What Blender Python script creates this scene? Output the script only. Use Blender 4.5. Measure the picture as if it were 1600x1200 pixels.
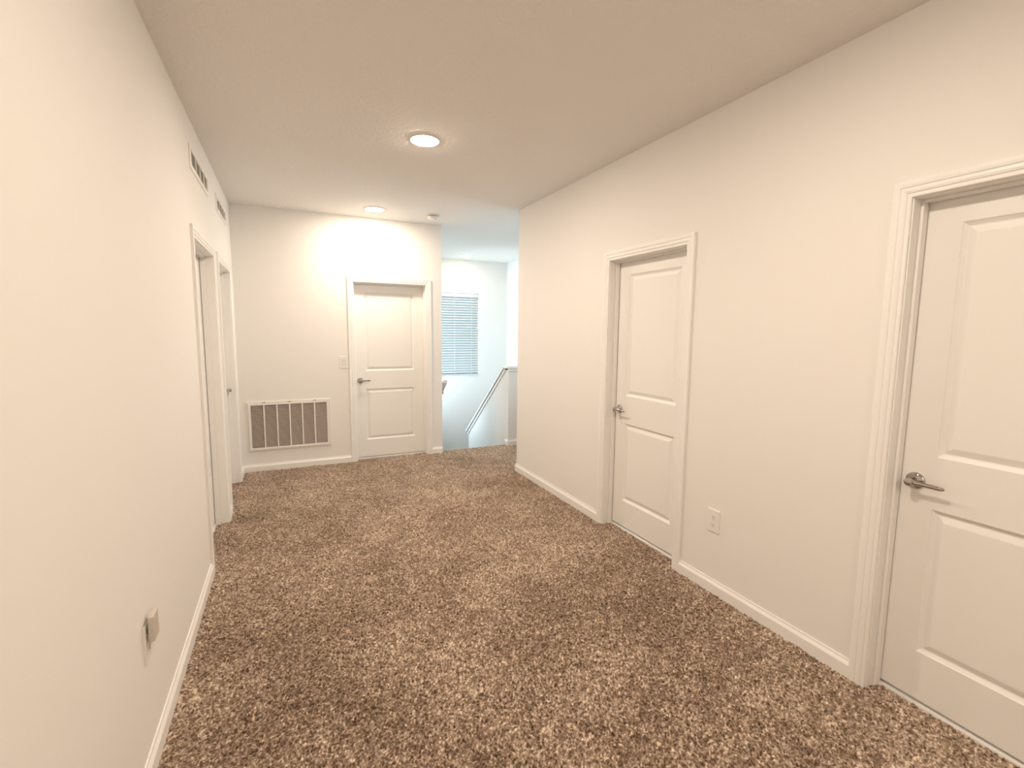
import bpy, bmesh, math, random
import numpy as np
from mathutils import Matrix, Vector

S = bpy.context.scene
for o in list(bpy.data.objects):
    bpy.data.objects.remove(o)
COL = S.collection
random.seed(4)
PI = math.pi

# ------------------------------------------------------------------ camera
cam_d = bpy.data.cameras.new('camera')
cam = bpy.data.objects.new('camera', cam_d)
COL.objects.link(cam)
cam_d.sensor_width = 36.0
cam_d.lens = 742.83 / 1600.0 * 36.0
cam_d.clip_start = 0.05
CH = 1.5125
cam.matrix_world = Matrix(((0.90516977, 0.03878427, -0.42327706, 0.0),
                           (-0.42494601, 0.10462307, -0.89915233, 0.0),
                           (0.00941158, 0.9937554, 0.11118286, CH),
                           (0, 0, 0, 1)))
S.camera = cam

# ------------------------------------------------------------------ world, exposure, daylight
W = bpy.data.worlds.new('sky')
S.world = W
W.use_nodes = True
bg = W.node_tree.nodes['Background']
bg.inputs['Color'].default_value = (0.50, 0.80, 0.95, 1)
bg.inputs['Strength'].default_value = 0.95
S.view_settings.view_transform = 'Standard'
S.view_settings.look = 'None'
S.view_settings.gamma = 1
S.view_settings.use_curve_mapping = False
S.view_settings.exposure = 0.0

LAMP_E = 315.0          # strength of the downlight lenses
LAMP_C = (1.0, 0.855, 0.705)


def area(name, loc, direction, sx, sy, power, color):
    d = bpy.data.lights.new(name, 'AREA')
    d.shape = 'RECTANGLE'
    d.size = sx
    d.size_y = sy
    d.energy = power
    d.color = color
    o = bpy.data.objects.new(name, d)
    o.location = loc
    o.rotation_euler = Vector(direction).to_track_quat('-Z', 'Y').to_euler()
    COL.objects.link(o)
    return o


# added daylight lamps outside the made-up stairwell side and loft windows
area('added_daylight_side', (1.50, 7.42, 1.10), (1, -0.10, 0.40), 0.9, 2.1, 60, (0.68, 0.88, 1.0))
area('added_daylight_loft', (3.90, 5.00, 1.50), (-1, 0, 0.25), 0.8, 1.3, 20, (0.74, 0.91, 1.0))

# ------------------------------------------------------------------ dimensions (metres)
XL, XR = -0.479, 2.198       # side walls of the hall
YB = 5.601                   # wall at the end of the hall
YN = -2.0                    # wall behind the camera
YE = 4.537                   # where the right wall ends
H = 2.74
XE = 1.690                   # where the end wall stops (stairwell begins)
SX = 2.585                   # knee wall beside the stairs
SR = 3.67                    # far right wall of the stairwell
SF = 8.05                    # far wall of the stairwell
YS = 5.69                    # top nosing of the stairs
TW = 0.12


# ------------------------------------------------------------------ materials
def mat(name, color, rough=0.6, metal=0.0, bump=None, spec=0.5, trans=None, coat=0):
    m = bpy.data.materials.new(name)
    m.use_nodes = True
    nt = m.node_tree
    b = nt.nodes['Principled BSDF']
    b.inputs['Base Color'].default_value = (*color, 1)
    b.inputs['Roughness'].default_value = rough
    b.inputs['Metallic'].default_value = metal
    b.inputs['Specular IOR Level'].default_value = spec
    if bump:
        scale, strength, dist, detail = bump
        tc = nt.nodes.new('ShaderNodeTexCoord')
        n = nt.nodes.new('ShaderNodeTexNoise')
        n.inputs['Scale'].default_value = scale
        n.inputs['Detail'].default_value = detail
        bp = nt.nodes.new('ShaderNodeBump')
        bp.inputs['Strength'].default_value = strength
        bp.inputs['Distance'].default_value = dist
        nt.links.new(tc.outputs['Object'], n.inputs['Vector'])
        nt.links.new(n.outputs['Fac'], bp.inputs['Height'])
        nt.links.new(bp.outputs['Normal'], b.inputs['Normal'])
    return m


M_WALL = mat('wall_paint', (0.86, 0.835, 0.80), 0.75, bump=(160, 0.12, 0.0015, 3), spec=0.25)
M_TRIM = mat('trim_enamel', (0.90, 0.88, 0.85), 0.38, bump=(60, 0.04, 0.0008, 2), spec=0.4)
M_DOOR = mat('door_enamel', (0.88, 0.86, 0.825), 0.45, bump=(220, 0.10, 0.0008, 3), spec=0.4)
M_PLAST = mat('white_plastic', (0.85, 0.83, 0.79), 0.35, spec=0.5)
M_PLAST2 = mat('grey_white_plastic', (0.66, 0.62, 0.57), 0.45)
M_HOUSING = mat('device_plastic', (0.62, 0.57, 0.51), 0.4)
M_VENTBACK = mat('vent_backing', (0.72, 0.68, 0.62), 0.8)  # plain pale sheet behind the vent louvres
M_METALW = mat('white_powder_coat', (0.86, 0.82, 0.77), 0.42)
M_NICKEL = mat('satin_nickel', (0.50, 0.47, 0.45), 0.10, 1.0)
M_DARK = mat('duct_dark', (0.035, 0.03, 0.027), 0.8)
M_SLOT = mat('slot_dark', (0.05, 0.035, 0.025), 0.7)
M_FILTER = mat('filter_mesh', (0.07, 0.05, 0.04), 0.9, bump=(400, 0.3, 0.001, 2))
M_GROUND = mat('stair_carpet_plain', (0.20, 0.14, 0.10), 0.95, bump=(180, 0.8, 0.006, 3))

# ceiling: knock-down texture
M_CEIL = mat('ceiling_paint', (0.86, 0.83, 0.79), 0.85, spec=0.2)
nt = M_CEIL.node_tree
tc = nt.nodes.new('ShaderNodeTexCoord')
n1 = nt.nodes.new('ShaderNodeTexNoise'); n1.inputs['Scale'].default_value = 38; n1.inputs['Detail'].default_value = 4
n2 = nt.nodes.new('ShaderNodeTexVoronoi'); n2.inputs['Scale'].default_value = 55
rp = nt.nodes.new('ShaderNodeValToRGB'); rp.color_ramp.elements[0].position = 0.46; rp.color_ramp.elements[1].position = 0.56
ad = nt.nodes.new('ShaderNodeMath'); ad.operation = 'MULTIPLY_ADD'; ad.inputs[1].default_value = 0.35
bp = nt.nodes.new('ShaderNodeBump'); bp.inputs['Strength'].default_value = 0.35; bp.inputs['Distance'].default_value = 0.003
nt.links.new(tc.outputs['Object'], n1.inputs['Vector']); nt.links.new(tc.outputs['Object'], n2.inputs['Vector'])
nt.links.new(n1.outputs['Fac'], rp.inputs['Fac'])
nt.links.new(n2.outputs['Distance'], ad.inputs[0]); nt.links.new(rp.outputs['Color'], ad.inputs[2])
nt.links.new(ad.outputs[0], bp.inputs['Height'])
nt.links.new(bp.outputs['Normal'], nt.nodes['Principled BSDF'].inputs['Normal'])

# carpet: heathered brown yarn, the per-tuft mix stored on the mesh
M_CARPET = bpy.data.materials.new('carpet_yarn')
M_CARPET.use_nodes = True
nt = M_CARPET.node_tree
b = nt.nodes['Principled BSDF']
b.inputs['Roughness'].default_value = 0.95
b.inputs['Specular IOR Level'].default_value = 0.1
b.inputs['Sheen Weight'].default_value = 0.95
b.inputs['Sheen Roughness'].default_value = 0.5
b.inputs['Sheen Tint'].default_value = (0.9, 0.75, 0.6, 1)
at = nt.nodes.new('ShaderNodeAttribute'); at.attribute_name = 'yarn'
tc = nt.nodes.new('ShaderNodeTexCoord')
ns = nt.nodes.new('ShaderNodeTexNoise'); ns.inputs['Scale'].default_value = 260; ns.inputs['Detail'].default_value = 2
mx = nt.nodes.new('ShaderNodeMath'); mx.operation = 'MULTIPLY_ADD'; mx.inputs[1].default_value = 0.9; mx.inputs[2].default_value = -0.45
sm = nt.nodes.new('ShaderNodeMath'); sm.operation = 'ADD'; sm.use_clamp = True
cr = nt.nodes.new('ShaderNodeValToRGB')
e = cr.color_ramp.elements
e[0].position = 0.0; e[0].color = (0.055, 0.028, 0.014, 1)
e[1].position = 1.0; e[1].color = (0.85, 0.69, 0.545, 1)
k = cr.color_ramp.elements.new(0.35); k.color = (0.155, 0.100, 0.066, 1)
k = cr.color_ramp.elements.new(0.65); k.color = (0.37, 0.272, 0.202, 1)
nt.links.new(tc.outputs['Object'], ns.inputs['Vector'])
nt.links.new(ns.outputs['Fac'], mx.inputs[0]); nt.links.new(mx.outputs[0], sm.inputs[0])
nt.links.new(at.outputs['Fac'], sm.inputs[1]); nt.links.new(sm.outputs[0], cr.inputs['Fac'])
nt.links.new(cr.outputs['Color'], b.inputs['Base Color'])


def emis(name, color, strength):
    m = bpy.data.materials.new(name); m.use_nodes = True
    n = m.node_tree
    n.nodes.clear()
    em = n.nodes.new('ShaderNodeEmission'); out = n.nodes.new('ShaderNodeOutputMaterial')
    em.inputs['Color'].default_value = (*color, 1); em.inputs['Strength'].default_value = strength
    n.links.new(em.outputs[0], out.inputs[0])
    return m


M_LENS = emis('lit_lens', LAMP_C, LAMP_E)
M_LENS_STAIR = emis('dim_lit_lens', LAMP_C, LAMP_E * 0.28)

# translucent vinyl slats
M_SLAT = mat('blind_vinyl', (0.88, 0.89, 0.88), 0.4)
nt = M_SLAT.node_tree
b = nt.nodes['Principled BSDF']; out = nt.nodes['Material Output']
tr = nt.nodes.new('ShaderNodeBsdfTranslucent'); tr.inputs['Color'].default_value = (0.88, 0.95, 1.0, 1)
ms = nt.nodes.new('ShaderNodeMixShader'); ms.inputs[0].default_value = 0.22
nt.links.new(b.outputs[0], ms.inputs[1]); nt.links.new(tr.outputs[0], ms.inputs[2]); nt.links.new(ms.outputs[0], out.inputs[0])
# window glass
M_GLASS = bpy.data.materials.new('window_glass'); M_GLASS.use_nodes = True
nt = M_GLASS.node_tree; nt.nodes.clear()
t1 = nt.nodes.new('ShaderNodeBsdfTransparent'); g1 = nt.nodes.new('ShaderNodeBsdfGlossy'); g1.inputs['Roughness'].default_value = 0.02
fr = nt.nodes.new('ShaderNodeFresnel'); m1 = nt.nodes.new('ShaderNodeMixShader'); ou = nt.nodes.new('ShaderNodeOutputMaterial')
nt.links.new(fr.outputs[0], m1.inputs[0]); nt.links.new(t1.outputs[0], m1.inputs[1]); nt.links.new(g1.outputs[0], m1.inputs[2]); nt.links.new(m1.outputs[0], ou.inputs[0])


# ------------------------------------------------------------------ mesh helpers
class MB:
    def __init__(s):
        s.bm = bmesh.new()

    def box(s, x0, x1, y0, y1, z0, z1, mat_=None):
        v = [s.bm.verts.new((x, y, z)) for z in (z0, z1) for y in (y0, y1) for x in (x0, x1)]
        for f in ((0, 2, 3, 1), (4, 5, 7, 6), (0, 1, 5, 4), (2, 6, 7, 3), (0, 4, 6, 2), (1, 3, 7, 5)):
            s.bm.faces.new([v[i] for i in f])
        if mat_ is not None:
            for q in v:
                q.co = mat_ @ q.co
        return s

    def loft(s, rings, closed=True, cap=True):
        """rings: lists of points of equal length; faces between neighbours"""
        R = [[s.bm.verts.new(p) for p in r] for r in rings]
        n = len(R[0])
        for a, b_ in zip(R, R[1:]):
            for i in range(n if closed else n - 1):
                j = (i + 1) % n
                s.bm.faces.new((a[i], a[j], b_[j], b_[i]))
        if cap:
            s.bm.faces.new(list(reversed(R[0])))
            s.bm.faces.new(R[-1])
        return s

    def lathe(s, prof, axis_mat, n=32):
        """prof: (radius, height) pairs, revolved around local Z of axis_mat"""
        rings = []
        for r, h in prof:
            rings.append([axis_mat @ Vector((r * math.cos(2 * PI * i / n), r * math.sin(2 * PI * i / n), h)) for i in range(n)])
        return s.loft(rings)

    def build(s, name, material, parent=None, smooth=False, bevel=None, mw=None):
        bmesh.ops.recalc_face_normals(s.bm, faces=s.bm.faces)
        me = bpy.data.meshes.new(name)
        s.bm.to_mesh(me)
        s.bm.free()
        me.materials.append(material)
        if smooth:
            for p in me.polygons:
                p.use_smooth = True
        o = bpy.data.objects.new(name, me)
        COL.objects.link(o)
        if parent is not None:
            o.parent = parent
        if bevel:
            md = o.modifiers.new('bevel', 'BEVEL')
            md.width = bevel; md.segments = 2; md.limit_method = 'ANGLE'; md.angle_limit = math.radians(40)
        if smooth:
            try:
                me.set_sharp_from_angle(angle=math.radians(38))
            except Exception:
                pass
        return o


def empty(name, loc, rz=0.0):
    o = bpy.data.objects.new(name, None)
    o.empty_display_size = 0.1
    o.location = loc
    o.rotation_euler = (0, 0, rz)
    COL.objects.link(o)
    return o


def tag(o, label, cat, group=None):
    o['label'] = label
    o['category'] = cat
    if group:
        o['group'] = group
    return o


def struct(o):
    o['kind'] = 'structure'
    return o


# ------------------------------------------------------------------ shell
def wall_along_y(name, x0, x1, ya, yb, openings, z0=0.0, z1=H, extra=()):
    """openings: (y0, y1, zbottom, ztop)"""
    m = MB()
    y = ya
    for (o0, o1, zb, zt) in sorted(openings):
        m.box(x0, x1, y, o0, z0, z1)
        m.box(x0, x1, o0, o1, zt, z1)
        if zb > z0:
            m.box(x0, x1, o0, o1, z0, zb)
        y = o1
    m.box(x0, x1, y, yb, z0, z1)
    for e_ in extra:
        m.box(*e_)
    return struct(m.build(name, M_WALL))


def wall_along_x(name, y0, y1, xa, xb, openings, z0=0.0, z1=H):
    m = MB()
    x = xa
    for (o0, o1, zb, zt) in sorted(openings):
        m.box(x, o0, y0, y1, z0, z1)
        m.box(o0, o1, y0, y1, zt, z1)
        if zb > z0:
            m.box(o0, o1, y0, y1, z0, zb)
        x = o1
    m.box(x, xb, y0, y1, z0, z1)
    return struct(m.build(name, M_WALL))


JG = 0.02     # jamb board thickness outside the jamb face
DH = 2.031    # jamb head height
# door openings as jamb faces
A0, A1 = 3.3585, 4.1710      # left wall, near
B0, B1 = 4.4500, 5.2625      # left wall, far
C0, C1 = 2.2095, 2.9635      # right wall, far
E0, E1 = 0.2950, 1.0570      # right wall, near
F0, F1 = 0.6795, 1.4920      # end wall

wall_along_y('wall_left', XL - TW, XL, YN, YB + TW, [(A0 - JG, A1 + JG, 0, DH + JG), (B0 - JG, B1 + JG, 0, DH + JG)])
wall_along_y('wall_right', XR, XR + TW, YN, YE, [(C0 - JG, C1 + JG, 0, DH + JG), (E0 - JG, E1 + JG, 0, DH + JG)])
wall_along_x('wall_back', YB, YB + TW, XL, XE, [(F0 - JG, F1 + JG, 0, DH + JG)])
wall_along_x('wall_front', YN - TW, YN, XL - TW, XR + TW, [])
wall_along_x('wall_loft', YE - TW, YE, XR + TW, SR + TW, [])
# stairwell
wall_along_y('wall_stair_left', XE - TW, XE, YB + TW, SF, [(6.95, 7.89, 0.00, 2.20)], z0=-2.9)
WX0, WX1, WZ0, WZ1 = 2.21, 3.115, 0.70, 2.16
wall_along_x('wall_stair_far', SF, SF + 0.16, XE - TW, SR + TW, [(WX0, WX1, WZ0, WZ1)], z0=-2.9)
wall_along_y('wall_stair_right', SR, SR + TW, YE, SF, [(4.56, 5.44, 0.80, 2.20)], z0=-2.9)
wall_along_x('wall_stair_under', YS - 0.03, YB + TW - 0.001, XE - TW, SR + TW, [], z0=-2.9, z1=-0.25)
struct(MB().box(XL - TW, SR + TW, YN - TW, SF + 0.16, H, H + 0.12).build('ceiling', M_CEIL))

# carpeted floor: a fine displaced grid in view, plain slabs elsewhere
rng = np.random.default_rng(7)


def field(nx, ny, sig):
    w = rng.standard_normal((nx, ny))
    kx = np.fft.fftfreq(nx)[:, None]
    ky = np.fft.rfftfreq(ny)[None, :]
    f = np.fft.irfft2(np.fft.rfft2(w) * np.exp(-2 * (PI * sig) ** 2 * (kx ** 2 + ky ** 2)), s=(nx, ny))
    return (f - f.mean()) / f.std()


STEP = 0.0035
gx0, gx1, gy0, gy1 = XL - TW, SR, 0.0, YS
gx = np.arange(gx0, gx1 + STEP / 2, STEP)
gy = np.arange(gy0, gy1 + STEP / 2, STEP)
# hidden part right of the hall wall (x > XR+TW, y < YE-TW) is dropped below
nx, ny = len(gx), len(gy)
XX, YY = np.meshgrid(gx, gy, indexing='ij')
fine = field(nx, ny, 0.62)
midf = field(nx, ny, 1.5)
clump = field(nx, ny, 4.5)
patch = field(nx, ny, 22)
patch2 = field(nx, ny, 60)
ZZ = 0.0026 * fine + 0.0009 * midf + 0.0006 * clump
ZZ -= 0.0035 * np.clip(-fine - 0.7, 0, 1.5)
ZZ = np.clip(ZZ, -0.012, 0.008)
ZZ = ZZ + 0.0015 * np.tanh(patch)
edge = np.clip((YS - YY) / 0.03, 0, 1)
ZZ -= 0.02 * (1 - np.sqrt(1 - (1 - edge) ** 2))
jx = rng.uniform(-0.0013, 0.0013, XX.shape); jy = rng.uniform(-0.0013, 0.0013, XX.shape)
co = np.stack([XX + jx, YY + jy, ZZ], -1).reshape(-1, 3)
idx = np.arange(nx * ny).reshape(nx, ny)
ok = ~((XX[:-1, :-1] > XR + TW + 0.01) & (YY[:-1, :-1] < YE - TW - 0.02))
q = np.stack([idx[:-1, :-1], idx[1:, :-1], idx[1:, 1:], idx[:-1, 1:]], -1)[ok].reshape(-1, 4)
used = np.unique(q)
remap = np.full(nx * ny, -1); remap[used] = np.arange(len(used))
q = remap[q]
yarn = 0.51 + 0.21 * field(nx, ny, 0.62) + 0.035 * field(nx, ny, 1.6) + 0.026 * clump + 0.032 * patch + 0.030 * patch2
extra_v = np.array([(gx0, YN, -0.002), (XR + TW, YN, -0.002), (XR + TW, gy0 + 0.004, -0.002), (gx0, gy0 + 0.004, -0.002),
                    (gx0, YN, -0.25), (SR, YN, -0.25), (SR, YS - 0.031, -0.25), (gx0, YS - 0.031, -0.25)])
nv = len(used)
verts = np.concatenate([co[used], extra_v])
quads = np.concatenate([q, np.array([[nv, nv + 1, nv + 2, nv + 3], [nv + 7, nv + 6, nv + 5, nv + 4]])])
me = bpy.data.meshes.new('floor')
me.vertices.add(len(verts)); me.vertices.foreach_set('co', verts.astype(np.float32).ravel())
me.loops.add(len(quads) * 4); me.loops.foreach_set('vertex_index', quads.astype(np.int32).ravel())
me.polygons.add(len(quads))
me.polygons.foreach_set('loop_start', np.arange(0, len(quads) * 4, 4, dtype=np.int32))
me.polygons.foreach_set('use_smooth', np.ones(len(quads), dtype=bool))
me.update(calc_edges=True)
a = me.attributes.new('yarn', 'FLOAT', 'POINT')
a.data.foreach_set('value', np.concatenate([yarn.reshape(-1)[used], np.full(8, 0.47)]).astype(np.float32))
me.materials.append(M_CARPET)
fl = bpy.data.objects.new('floor', me)
COL.objects.link(fl)
struct(fl)

# stairs going down from the nosing, landing, lower floor
m = MB()
RISE, RUN = 0.19, 0.2363
for k_ in range(1, 7):
    y0 = YS - 0.03 + RUN * (k_ - 1)
    m.box(XE, SX, y0, y0 + RUN + 0.025, -RISE * k_ - 0.25, -RISE * k_)
m.box(XE, SR, YS + RUN * 6 - 0.06, SF, -1.40, -1.33)
m.box(XE, SR, YB + TW, SF, -2.95, -2.9)
struct(m.build('staircase', M_GROUND, bevel=0.012))

# ------------------------------------------------------------------ knee wall and its cap
K = math.tan(math.radians(38.8))
m = MB()
m.box(SX, SR, YB, YB + TW, -0.25, 1.0)
KE = 7.12
ring0 = [(SX, YB + TW - 0.001, -1.33), (SX, KE, -1.33), (SX, KE, 1.0 - K * (KE - YB - TW) + 0.0), (SX, YB + TW - 0.001, 1.0)]
ring1 = [(SX + TW, y_, z_) for (_, y_, z_) in ring0]
m.loft([ring0, ring1])
struct(m.build('wall_knee', M_WALL))


def cap_profile(o, t0, t1):
    return o


t = empty('trim_1', (SX, YB, 0)); struct(t)
# level board and the moulding below it (local coordinates, origin at the knee wall corner)
m = MB(); m.box(-0.035, SR - SX, -0.035, TW + 0.035, 1.026, 1.055)
o_ = m.build('cap_board', M_TRIM, t, bevel=0.005)
m = MB(); m.box(-0.014, SR - SX, -0.014, 0.0, 0.985, 1.026)
m.build('cap_moulding', M_TRIM, t, bevel=0.003)
# sloping board
y0, y1 = TW - 0.03, KE - YB + 0.03
pitch = math.radians(38.8)


def slope_ring(x, lo, hi):
    r = []
    for (yy, off) in ((y0, lo), (y1, lo), (y1, hi), (y0, hi)):
        z = 1.0 - K * (yy - TW) if yy > TW else 1.0
        # offset perpendicular to the slope
        r.append((x, yy + off * math.sin(pitch) * (1 if yy > y0 else 0), z + off * (math.cos(pitch) if yy > y0 else 1.0)))
    return r


m = MB(); m.loft([slope_ring(-0.035, 0.026, 0.055), slope_ring(TW + 0.035, 0.026, 0.055)])
m.build('cap_board', M_TRIM, t, bevel=0.005)
m = MB(); m.loft([slope_ring(-0.014, -0.018, 0.026), slope_ring(0.0, -0.018, 0.026)])
m.build('cap_moulding', M_TRIM, t, bevel=0.003)


# ------------------------------------------------------------------ baseboards
BP = [(0, 0), (0.015, 0), (0.015, 0.055), (0.0135, 0.059), (0.0065, 0.071), (0.0055, 0.080), (0, 0.080)]


def baseboard(name, p0, p1, out, parent=None):
    """p0, p1 end points on the wall surface; out = unit vector away from the wall"""
    m_ = MB()
    ra = [(p0[0] + out[0] * d, p0[1] + out[1] * d, z - 0.006 if z == 0 else z) for d, z in BP]
    rb = [(p1[0] + out[0] * d, p1[1] + out[1] * d, z - 0.006 if z == 0 else z) for d, z in BP]
    m_.loft([ra, rb])
    return m_.build(name, M_TRIM, parent)


def baseboards(name, runs):
    root = struct(empty(name, (0, 0, 0)))
    for (p0, p1, out) in runs:
        baseboard('baseboard_run', p0, p1, out, root)
    return root


CO = 0.0685    # from jamb face to the casing's outer edge
baseboards('baseboard_left', [((XL, YN), (XL, A0 - CO), (1, 0)), ((XL, A1 + CO), (XL, B0 - CO), (1, 0)), ((XL, B1 + CO), (XL, YB), (1, 0))])
baseboards('baseboard_right', [((XR, YN), (XR, E0 - CO), (-1, 0)), ((XR, E1 + CO), (XR, C0 - CO), (-1, 0)), ((XR, C1 + CO), (XR, YE + 0.013), (-1, 0))])
baseboards('baseboard_back', [((XL + 0.014, YB), (F0 - CO, YB), (0, -1)), ((F1 + CO, YB), (XE, YB), (0, -1))])
baseboards('baseboard_front', [((XL, YN), (XR, YN), (0, 1))])
baseboards('baseboard_loft', [((XR - 0.013, YE), (SR, YE), (0, 1))])
baseboards('baseboard_knee', [((SX - 0.013, YB), (SR, YB), (0, -1)), ((SX, YB - 0.013), (SX, YS - 0.01), (-1, 0))])

# ------------------------------------------------------------------ doors
CP = [(0.0, 0.0), (0.0, 0.0085), (0.003, 0.0105), (0.012, 0.0105), (0.0145, 0.0085), (0.018, 0.0125), (0.026, 0.0150),
      (0.034, 0.0140), (0.037, 0.0120), (0.040, 0.0155), (0.050, 0.0172), (0.060, 0.0172), (0.0635, 0.0145), (0.0635, 0.0)]
LEAF_Y = 0.084     # leaf face behind the wall surface


def make_door(name, loc, rz, w, handle_side):
    """local X along the wall, local +Y into the wall; w = clear width between jamb faces"""
    root = struct(empty(name, loc, rz))
    hw = w / 2
    # casing on the hall side
    m_ = MB()
    rev = 0.005
    rings = []
    for (px, pz) in ((-1, 0), (-1, 1), (1, 1), (1, 0)):
        ring = []
        for (u, n) in CP:
            ring.append((px * (hw + rev + u), -n, (DH + rev + u) if pz else -0.004))
        rings.append(ring)
    m_.loft(rings)
    m_.build('casing', M_TRIM, root)
    # jamb boards with stops
    m_ = MB()
    m_.box(-hw - 0.018, -hw, 0, TW, -0.004, DH)
    m_.box(hw, hw + 0.018, 0, TW, -0.004, DH)
    m_.box(-hw - 0.018, hw + 0.018, 0, TW, DH, DH + 0.018)
    s0, s1, st = LEAF_Y - 0.038, LEAF_Y - 0.004, 0.011
    m_.box(-hw, -hw + st, s0, s1, -0.004, DH)
    m_.box(hw - st, hw, s0, s1, -0.004, DH)
    m_.box(-hw + st, hw - st, s0, s1, DH - st, DH)
    m_.build('jamb', M_TRIM, root, bevel=0.0015)
    # threshold strip where the carpet ends below the leaf
    m_ = MB()
    m_.box(-hw, hw, LEAF_Y - 0.010, LEAF_Y + 0.022, -0.01, 0.0085)
    m_.box(-hw, hw, LEAF_Y + 0.022, TW, -0.01, 0.0235)  # rear ridge added to stop outside light leaking under the leaf
    m_.build('threshold', M_TRIM, root)
    # leaf with two sunk panels
    g = 0.003
    x0, x1, z0, z1 = -hw + g, hw - g, 0.0245, DH - g
    m_ = MB()
    bm = m_.bm
    sx = 0.118
    panels = [(x0 + sx, x1 - sx, 0.225, 0.825), (x0 + sx, x1 - sx, 1.035, 1.930)]
    xs = [x0, x0 + sx, x1 - sx, x1]
    zs = [z0, 0.225, 0.825, 1.035, 1.930, z1]
    grid = [[bm.verts.new((x, LEAF_Y, z)) for z in zs] for x in xs]
    for i in range(3):
        for j in range(5):
            if i == 1 and j in (1, 3):
                outer = [grid[1][j], grid[2][j], grid[2][j + 1], grid[1][j + 1]]
                px0, px1, pz0, pz1 = xs[1], xs[2], zs[j], zs[j + 1]
                prev = outer
                for (ins, dep) in ((0.003, 0.0035), (0.014, 0.0105), (0.019, 0.0115), (0.042, 0.0035), (0.046, 0.003)):
                    cur = [bm.verts.new((x, LEAF_Y + dep, z)) for (x, z) in
                           ((px0 + ins, pz0 + ins), (px1 - ins, pz0 + ins), (px1 - ins, pz1 - ins), (px0 + ins, pz1 - ins))]
                    for k2 in range(4):
                        bm.faces.new((prev[k2], prev[(k2 + 1) % 4], cur[(k2 + 1) % 4], cur[k2]))
                    prev = cur
                bm.faces.new(prev)
            else:
                bm.faces.new((grid[i][j], grid[i + 1][j], grid[i + 1][j + 1], grid[i][j + 1]))
    # sides and back
    back = [[bm.verts.new((x, LEAF_Y + 0.035, z)) for z in (z0, z1)] for x in (x0, x1)]
    bm.faces.new((back[0][0], back[0][1], back[1][1], back[1][0]))
    bm.faces.new([grid[i][0] for i in range(4)] + [back[1][0], back[0][0]])
    bm.faces.new([grid[i][5] for i in range(4)] + [back[1][1], back[0][1]])
    bm.faces.new([grid[0][j] for j in range(6)] + [back[0][1], back[0][0]])
    bm.faces.new([grid[3][j] for j in range(6)] + [back[1][1], back[1][0]])
    leaf = m_.build('door_leaf', M_DOOR, root)
    # lever handle
    hx = handle_side * (hw - 0.060)
    d = -handle_side
    hz = 0.925
    out = Matrix.Translation((hx, LEAF_Y, hz)) @ Matrix.Rotation(PI / 2, 4, 'X')   # local Z points out (-Y)
    m_ = MB()
    m_.lathe([(0.034, 0.0), (0.034, 0.003), (0.032, 0.007), (0.026, 0.0105), (0.020, 0.0125), (0.0150, 0.015), (0.0140, 0.022),
              (0.0145, 0.040), (0.0155, 0.050), (0.0140, 0.0575), (0.004, 0.060)], out, 36)
    hdl = m_.build('door_handle', M_NICKEL, root, smooth=True)
    m_ = MB()
    rings = []
    N = 16
    for i in range(N + 1):
        tt = i / N
        along = -0.016 + 0.128 * tt
        off = 0.053 - 0.006 * math.sin(PI * min(1, tt * 1.1)) - 0.010 * tt ** 2.2
        hh = 0.0095 - 0.0015 * tt
        th = 0.0045
        if i == 0 or i == N:
            hh *= 0.45; th *= 0.5
        elif i in (1, N - 1):
            hh *= 0.85
        ring = []
        for k2 in range(10):
            an = 2 * PI * k2 / 10
            ring.append((hx + d * along, LEAF_Y - off - th * math.sin(an), hz + hh * math.cos(an)))
        rings.append(ring)
    m_.loft(rings)
    m_.build('lever', M_NICKEL, hdl, smooth=True)
    return root


make_door('door_1', (XL, (A0 + A1) / 2, 0), PI / 2, A1 - A0, -1)
make_door('door_2', (XL, (B0 + B1) / 2, 0), PI / 2, B1 - B0, 1)
make_door('door_3', ((F0 + F1) / 2, YB, 0), 0, F1 - F0, -1)
make_door('door_4', (XR, (C0 + C1) / 2, 0), -PI / 2, C1 - C0, -1)
make_door('door_5', (XR, (E0 + E1) / 2, 0), -PI / 2, E1 - E0, -1)

# ------------------------------------------------------------------ stairwell windows
# window_1: the opening with the blind
w = struct(empty('window_1', ((WX0 + WX1) / 2, SF, 0)))
hw = (WX1 - WX0) / 2
m = MB()
for (a_, b_, c_, d_) in ((-hw, -hw + 0.045, WZ0, WZ1), (hw - 0.045, hw, WZ0, WZ1), (-hw + 0.045, hw - 0.045, WZ0, WZ0 + 0.045),
                         (-hw + 0.045, hw - 0.045, WZ1 - 0.045, WZ1), (-hw + 0.045, hw - 0.045, 1.41, 1.45)):
    m.box(a_, b_, 0.10, 0.15, c_, d_)
m.build('window_frame', M_PLAST, w, bevel=0.003)
m = MB(); m.box(-hw + 0.04, hw - 0.04, 0.124, 0.128, WZ0 + 0.04, WZ1 - 0.04)
m.build('pane', M_GLASS, w)
m = MB(); m.box(-hw + 0.001, hw - 0.001, -0.012, 0.10, WZ0 - 0.001, WZ0 + 0.010)
m.build('window_sill', M_TRIM, w, bevel=0.003)
# added_window_2: unseen stairwell side window, added so daylight reaches the right wall
w = struct(empty('added_window_2', (XE, 7.42, 0)))
m = MB()
for (a_, b_, c_, d_) in ((-0.47, -0.43, 0.0, 2.2), (0.43, 0.47, 0.0, 2.2), (-0.43, 0.43, 0.0, 0.04), (-0.43, 0.43, 2.16, 2.2), (-0.43, 0.43, 1.08, 1.12)):
    m.box(-0.10, -0.05, a_, b_, c_, d_)
m.build('window_frame', M_PLAST, w, bevel=0.003)
m = MB(); m.box(-0.080, -0.076, -0.43, 0.43, 0.04, 2.16)
m.build('pane', M_GLASS, w)
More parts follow.
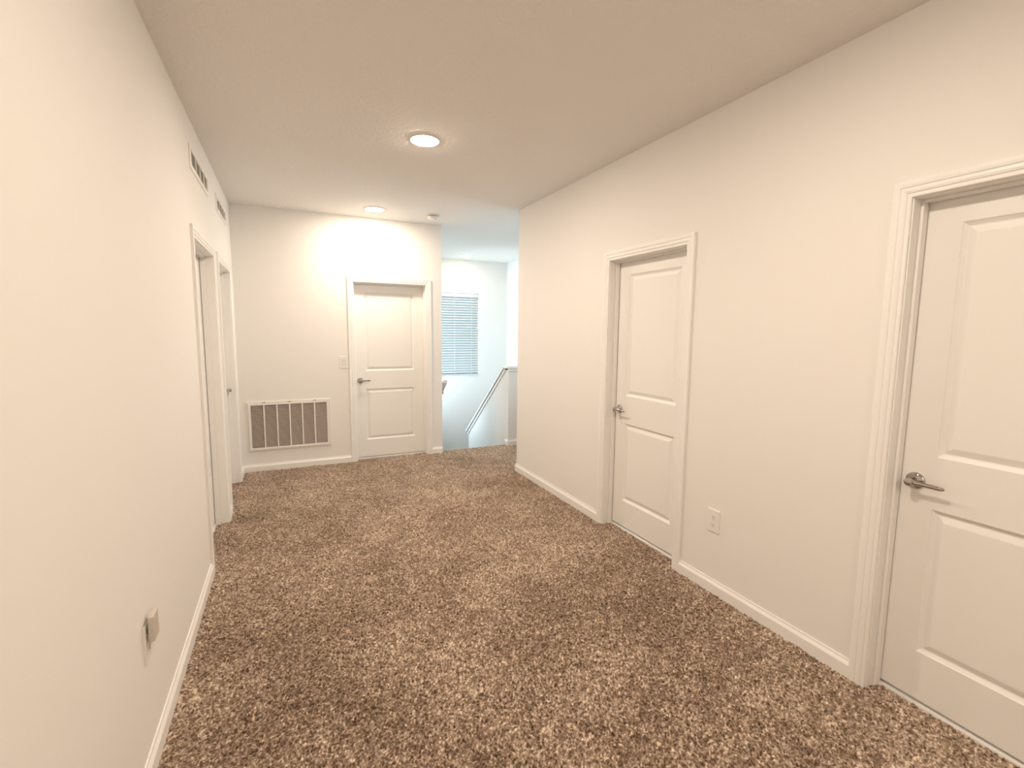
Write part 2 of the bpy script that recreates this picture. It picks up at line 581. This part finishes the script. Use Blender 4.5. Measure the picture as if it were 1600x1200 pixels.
# added_window_3: unseen loft window, added to bring daylight past the right wall's end
w = struct(empty('added_window_3', (SR, 5.00, 0)))
m = MB()
for (a_, b_, c_, d_) in ((-0.44, -0.40, 0.8, 2.2), (0.40, 0.44, 0.8, 2.2), (-0.40, 0.40, 0.8, 0.84), (-0.40, 0.40, 2.16, 2.2), (-0.40, 0.40, 1.48, 1.52)):
    m.box(0.05, 0.10, a_, b_, c_, d_)
m.build('window_frame', M_PLAST, w, bevel=0.003)
m = MB(); m.box(0.076, 0.080, -0.40, 0.40, 0.84, 2.16)
m.build('pane', M_GLASS, w)

# blind
bl = tag(empty('window_blind', ((WX0 + WX1) / 2, SF, WZ0)), 'white slatted blind lowered and nearly closed over the bright stairwell window', 'blind')
m = MB(); m.box(-hw + 0.004, hw - 0.004, -0.004, 0.052, 1.395, 1.455)
m.build('headrail', M_SLAT, bl, bevel=0.004)
NS = 30
sp = (1.385 - 0.045) / NS
slat0 = None
for i in range(NS):
    if slat0 is None:
        m = MB()
        ang = math.radians(48)
        R_ = Matrix.Rotation(ang, 4, 'X')
        rings = []
        for x in (-hw + 0.008, hw - 0.008):
            top = []; bot = []
            for k2 in range(7):
                u = -1 + 2 * k2 / 6
                c = 0.0035 * (1 - u * u)
                top.append(R_ @ Vector((0, 0.025 * u, c + 0.0012)))
                bot.append(R_ @ Vector((0, 0.025 * u, c - 0.0012)))
            rings.append([(x, p.y, p.z) for p in top + bot[::-1]])
        m.loft(rings)
        slat0 = m.build('slat', M_SLAT, bl)
        s_ = slat0
    else:
        s_ = slat0.copy(); COL.objects.link(s_); s_.parent = bl
    s_.location = (0, 0.030, 1.372 - sp * i)
m = MB(); m.box(-hw + 0.008, hw - 0.008, 0.008, 0.050, 0.013, 0.032)
m.build('bottom_rail', M_SLAT, bl, bevel=0.003)
for x in (-hw + 0.12, 0.0, hw - 0.135):
    m = MB(); m.box(x - 0.004, x + 0.004, 0.0015, 0.0025, 0.03, 1.40)
    m.build('ladder_tape', M_SLAT, bl)


# ------------------------------------------------------------------ stair handrail on the left stair wall
hr = tag(empty('stair_handrail', (XE, 5.70, 0.86)), 'end of a pale stair handrail peeking past the corner of the end wall', 'handrail')
m = MB()
pr = [(0.040, 0.004), (0.044, 0.0), (0.094, 0.0), (0.098, 0.004), (0.098, 0.026), (0.088, 0.036), (0.050, 0.036), (0.040, 0.026)]
L = 1.30
m.loft([[(x, 0.0, z) for x, z in pr], [(x, L, z - L * K) for x, z in pr]])
m.build('rail', M_TRIM, hr, bevel=0.002)
for yy in (0.10, 1.05):
    m = MB()
    m.box(0.0, 0.012, yy - 0.02, yy + 0.02, -0.10 - yy * K, -0.04 - yy * K)
    m.box(0.008, 0.075, yy - 0.006, yy + 0.006, -0.075 - yy * K, -0.062 - yy * K)
    m.box(0.063, 0.075, yy - 0.006, yy + 0.006, -0.075 - yy * K, -0.001 - yy * K)
    m.build('bracket', M_NICKEL, hr, bevel=0.002)

# ------------------------------------------------------------------ ceiling fittings
def downlight(loc, label):
    r = tag(empty('ceiling_light', loc), label, 'ceiling light', 'recessed ceiling lights')
    I = Matrix.Identity(4)
    m_ = MB()
    m_.lathe([(0.088, 0.0), (0.097, 0.0), (0.097, -0.005), (0.094, -0.009), (0.090, -0.010), (0.088, -0.009)], I, 48)
    bmesh.ops.delete(m_.bm, geom=[f for f in m_.bm.faces if len(f.verts) > 4], context='FACES_ONLY')
    m_.build('trim_ring', M_PLAST, r, smooth=True)
    m_ = MB()
    m_.lathe([(0.089, -0.002), (0.089, -0.0095), (0.084, -0.0120), (0.070, -0.0142), (0.045, -0.0158), (0.004, -0.0165)], I, 48)
    m_.build('lens', M_LENS, r, smooth=True)
    return r


def copy_tree(o, parent=None):
    c = o.copy(); COL.objects.link(c); c.parent = parent
    for ch in list(o.children):
        copy_tree(ch, c)
    return c


LX = 0.855
l0 = downlight((LX, 3.180, H), 'lit round ceiling light, larger and nearer of the two over the carpeted hall')
for loc, lab in (((LX, 5.154, H), 'lit round ceiling light beside the end wall above its closed door'),
                 ((2.709, 7.583, H), 'faint round ceiling light in the bright stairwell above the window blind'),
                 ((LX, 1.10, H), 'round ceiling light over the near end of the hall, between the first two doors'),
                 ((LX, -1.45, H), 'added unseen round ceiling light over the end of the hall opposite the air grille')):  # this last lamp is unseen, added to light the near walls
    c = copy_tree(l0)
    c.location = loc
    c['label'] = lab
    if 'stairwell' in lab:
        for ch in c.children:
            if ch.name.startswith('lens'):
                ch.data = ch.data.copy()
                ch.data.materials[0] = M_LENS_STAIR

sd = tag(empty('smoke_detector', (1.465, 5.14, H)), 'round white smoke detector on the ceiling by the stairwell corner', 'smoke detector')
I = Matrix.Identity(4)
m = MB(); m.lathe([(0.068, 0.0), (0.070, -0.004), (0.070, -0.012), (0.060, -0.014), (0.004, -0.014)], I, 40)
m.build('base', M_PLAST, sd, smooth=True)
m = MB(); m.lathe([(0.056, -0.018), (0.060, -0.020), (0.058, -0.034), (0.050, -0.044), (0.034, -0.049), (0.004, -0.050)], I, 40)
m.build('cover', M_PLAST, sd, smooth=True)
m = MB(); m.lathe([(0.052, -0.013), (0.052, -0.019)], I, 40)
m.build('vent_gap', M_SLOT, sd)
m = MB(); m.lathe([(0.013, -0.044), (0.012, -0.0525), (0.003, -0.053)], Matrix.Translation((0.018, -0.022, 0.0015)), 20)
m.build('test_button', M_PLAST2, sd, smooth=True)


# ------------------------------------------------------------------ return air grille on the end wall
gw, gz0, gz1 = 0.823, 0.215, 0.748
gr = tag(empty('return_air_grille', (-0.0095, YB, gz0)), 'large white framed return air grille with six dark louvred bays low on the end wall', 'air vent')
gh = gz1 - gz0
hx = gw / 2


def frame_mesh(hx_, z0_, z1_, prof):
    """prof: (inset, outward) points; picture-frame sweep on local XZ, outward = -Y"""
    m_ = MB()
    rings = []
    for (ins, o) in prof:
        rings.append([(-hx_ + ins, -o, z0_ + ins), (hx_ - ins, -o, z0_ + ins), (hx_ - ins, -o, z1_ - ins), (-hx_ + ins, -o, z1_ - ins)])
    m_.loft(rings, cap=False)
    return m_


frame_mesh(hx, 0, gh, [(0, 0), (0.0, 0.006), (0.003, 0.009), (0.011, 0.009), (0.012, 0.004), (0.0145, 0.004), (0.015, 0.012), (0.018, 0.014),
                        (0.038, 0.014), (0.041, 0.011), (0.041, 0.0), (0, 0)]).build('frame', M_METALW, gr)
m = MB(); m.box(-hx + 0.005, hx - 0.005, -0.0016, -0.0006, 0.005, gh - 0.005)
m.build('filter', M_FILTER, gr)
ix0, ix1 = -hx + 0.041, hx - 0.041
bw = (ix1 - ix0) / 6
for i in range(1, 6):
    m = MB(); xc = ix0 + bw * i
    m.box(xc - 0.0065, xc + 0.0065, -0.0135, -0.0105, 0.040, gh - 0.040)
    m.build('divider', M_METALW, gr, bevel=0.001)
NL = 30
lz0, lz1 = 0.046, gh - 0.046
pit = (lz1 - lz0) / NL
for i in range(6):
    xa, xb = ix0 + bw * i + 0.001, ix0 + bw * (i + 1) - 0.001
    m = MB()
    for k_ in range(NL):
        z = lz0 + pit * (k_ + 0.5)
        # louvre blades tilted so the front edge sits lower
        ya, yb_ = -0.0095, -0.0025
        ring = [(ya, z - 0.0042), (yb_, z + 0.0030), (yb_, z + 0.0038), (ya, z - 0.0030)]
        m.loft([[(xa, y_, z_) for y_, z_ in ring], [(xb, y_, z_) for y_, z_ in ring]])
    m.build('louver_panel', mat('louver_%d' % i, (0.56, 0.47, 0.41), 0.5) if i == 0 else bpy.data.materials['louver_0'], gr)
for xc in (-hx + 0.165, 0.0 - 0.0, hx - 0.165):
    m = MB(); m.box(xc - 0.017, xc + 0.017, -0.0125, -0.004, gh - 0.0145, gh - 0.0095)
    m.build('latch', M_SLOT, gr)


# ------------------------------------------------------------------ supply registers high on the left wall
def register(y0_, y1_, z0_, z1_, label):
    w_ = y1_ - y0_
    r = tag(empty('supply_vent', (XL, (y0_ + y1_) / 2, z0_), PI / 2), label, 'air vent', 'supply vents high on the left wall')
    h_ = z1_ - z0_
    hx_ = w_ / 2
    frame_mesh(hx_, 0, h_, [(0, 0), (0.0, 0.004), (0.004, 0.008), (0.018, 0.010), (0.026, 0.009), (0.028, 0.005), (0.028, 0.0), (0, 0)]).build('frame', M_METALW, r)
    m_ = MB(); m_.box(-hx_ + 0.006, hx_ - 0.006, -0.0015, -0.0005, 0.006, h_ - 0.006)
    m_.build('duct_opening', M_VENTBACK, r)
    a0, a1 = -hx_ + 0.028, hx_ - 0.028
    n = 4
    b_w = (a1 - a0) / n
    for i in range(n):
        m_ = MB()
        for k2 in range(9):
            z = 0.028 + (h_ - 0.056) * (k2 + 0.5) / 9
            ring = [(-0.0070, z - 0.0052), (-0.0040, z + 0.0038), (-0.0040, z + 0.0046), (-0.0070, z - 0.0042)]
            m_.loft([[(a0 + b_w * i + 0.007, y_, z_) for y_, z_ in ring], [(a0 + b_w * (i + 1) - 0.007, y_, z_) for y_, z_ in ring]])
        m_.build('louver_panel', M_PLAST2, r)
    for i in range(1, n):
        m_ = MB(); xc = a0 + b_w * i
        m_.box(xc - 0.007, xc + 0.007, -0.0095, -0.003, 0.026, h_ - 0.026)
        m_.build('divider', M_METALW, r, bevel=0.001)
    return r


register(3.420, 4.110, 2.441, 2.580, 'long white wall vent high on the left wall, nearer of the two')
register(4.560, 5.210, 2.447, 2.583, 'long white wall vent high on the left wall, farther one beside the end wall')


# ------------------------------------------------------------------ switch, outlet, plugged-in device
def plate(root, hw_, h_, name='cover_plate'):
    m_ = MB()
    rings = []
    for (ins, o) in ((0, 0), (0, 0.003), (0.0015, 0.0052), (0.004, 0.0060)):
        rings.append([(-hw_ + ins, -o, ins), (hw_ - ins, -o, ins), (hw_ - ins, -o, h_ - ins), (-hw_ + ins, -o, h_ - ins)])
    m_.loft(rings)
    return m_.build(name, M_PLAST, root)


sw = tag(empty('light_switch', (0.553, YB, 1.078)), 'white rocker light switch on the end wall left of the door', 'light switch')
plate(sw, 0.044, 0.138)
m = MB()
m.box(-0.0185, 0.0185, -0.0068, -0.0058, 0.034, 0.104)
m.build('bezel', M_PLAST2, sw)
m = MB()
m.loft([[(-0.0155, -0.0066, 0.038), (-0.0155, -0.0078, 0.038), (-0.0155, -0.0088, 0.069), (-0.0155, -0.0120, 0.100), (-0.0155, -0.0066, 0.100)],
        [(0.0155, -0.0066, 0.038), (0.0155, -0.0078, 0.038), (0.0155, -0.0088, 0.069), (0.0155, -0.0120, 0.100), (0.0155, -0.0066, 0.100)]])
m.build('rocker', M_PLAST, sw)


def outlet(loc, rz, label, lower_only=False):
    r = tag(empty('wall_outlet', loc, rz), label, 'outlet')
    plate(r, 0.042, 0.134)
    for zc in ((0.046,) if lower_only else (0.046, 0.088)):
        m_ = MB()
        ring = []
        for k2 in range(24):
            an = 2 * PI * k2 / 24
            ring.append((0.0172 * math.cos(an), max(-0.0125, min(0.0125, 0.0172 * math.sin(an)))))
        m_.loft([[(x, -0.0055, zc + z) for x, z in ring], [(x, -0.0072, zc + z) for x, z in ring]])
        rec = m_.build('receptacle', M_PLAST, r)
        m_ = MB()
        m_.box(-0.0078, -0.0054, -0.0075, -0.0070, zc - 0.0005, zc + 0.0085)
        m_.box(0.0054, 0.0078, -0.0075, -0.0070, zc + 0.0005, zc + 0.0080)
        m_.lathe([(0.0028, 0.0070), (0.0028, 0.0075)], Matrix.Translation((0, 0, zc - 0.0070)) @ Matrix.Rotation(PI / 2, 4, 'X'), 12)
        m_.build('slots', M_SLOT, rec)
    m_ = MB(); m_.lathe([(0.0028, 0.0055), (0.0026, 0.0068)], Matrix.Translation((0, 0, 0.067)) @ Matrix.Rotation(PI / 2, 4, 'X'), 12)
    m_.build('screw', M_PLAST2, r)
    return r


outlet((XR, 1.899, 0.361), -PI / 2, 'white duplex outlet on the right wall between the two doors')
outlet((XL, 1.914, 0.372), PI / 2, 'white outlet plate low on the left wall behind a plugged-in box')
pg = tag(empty('plug_in_device', (XL, 1.914, 0.440), PI / 2), 'small white flat box plugged into the outlet low on the left wall', 'plug-in device')
m = MB(); m.box(-0.032, 0.032, -0.030, -0.012, 0.008, 0.098)
m.build('housing', M_HOUSING, pg, bevel=0.004)
m = MB()
m.box(-0.022, 0.022, -0.0125, -0.0074, 0.010, 0.034)
m.build('plug', M_PLAST2, pg)
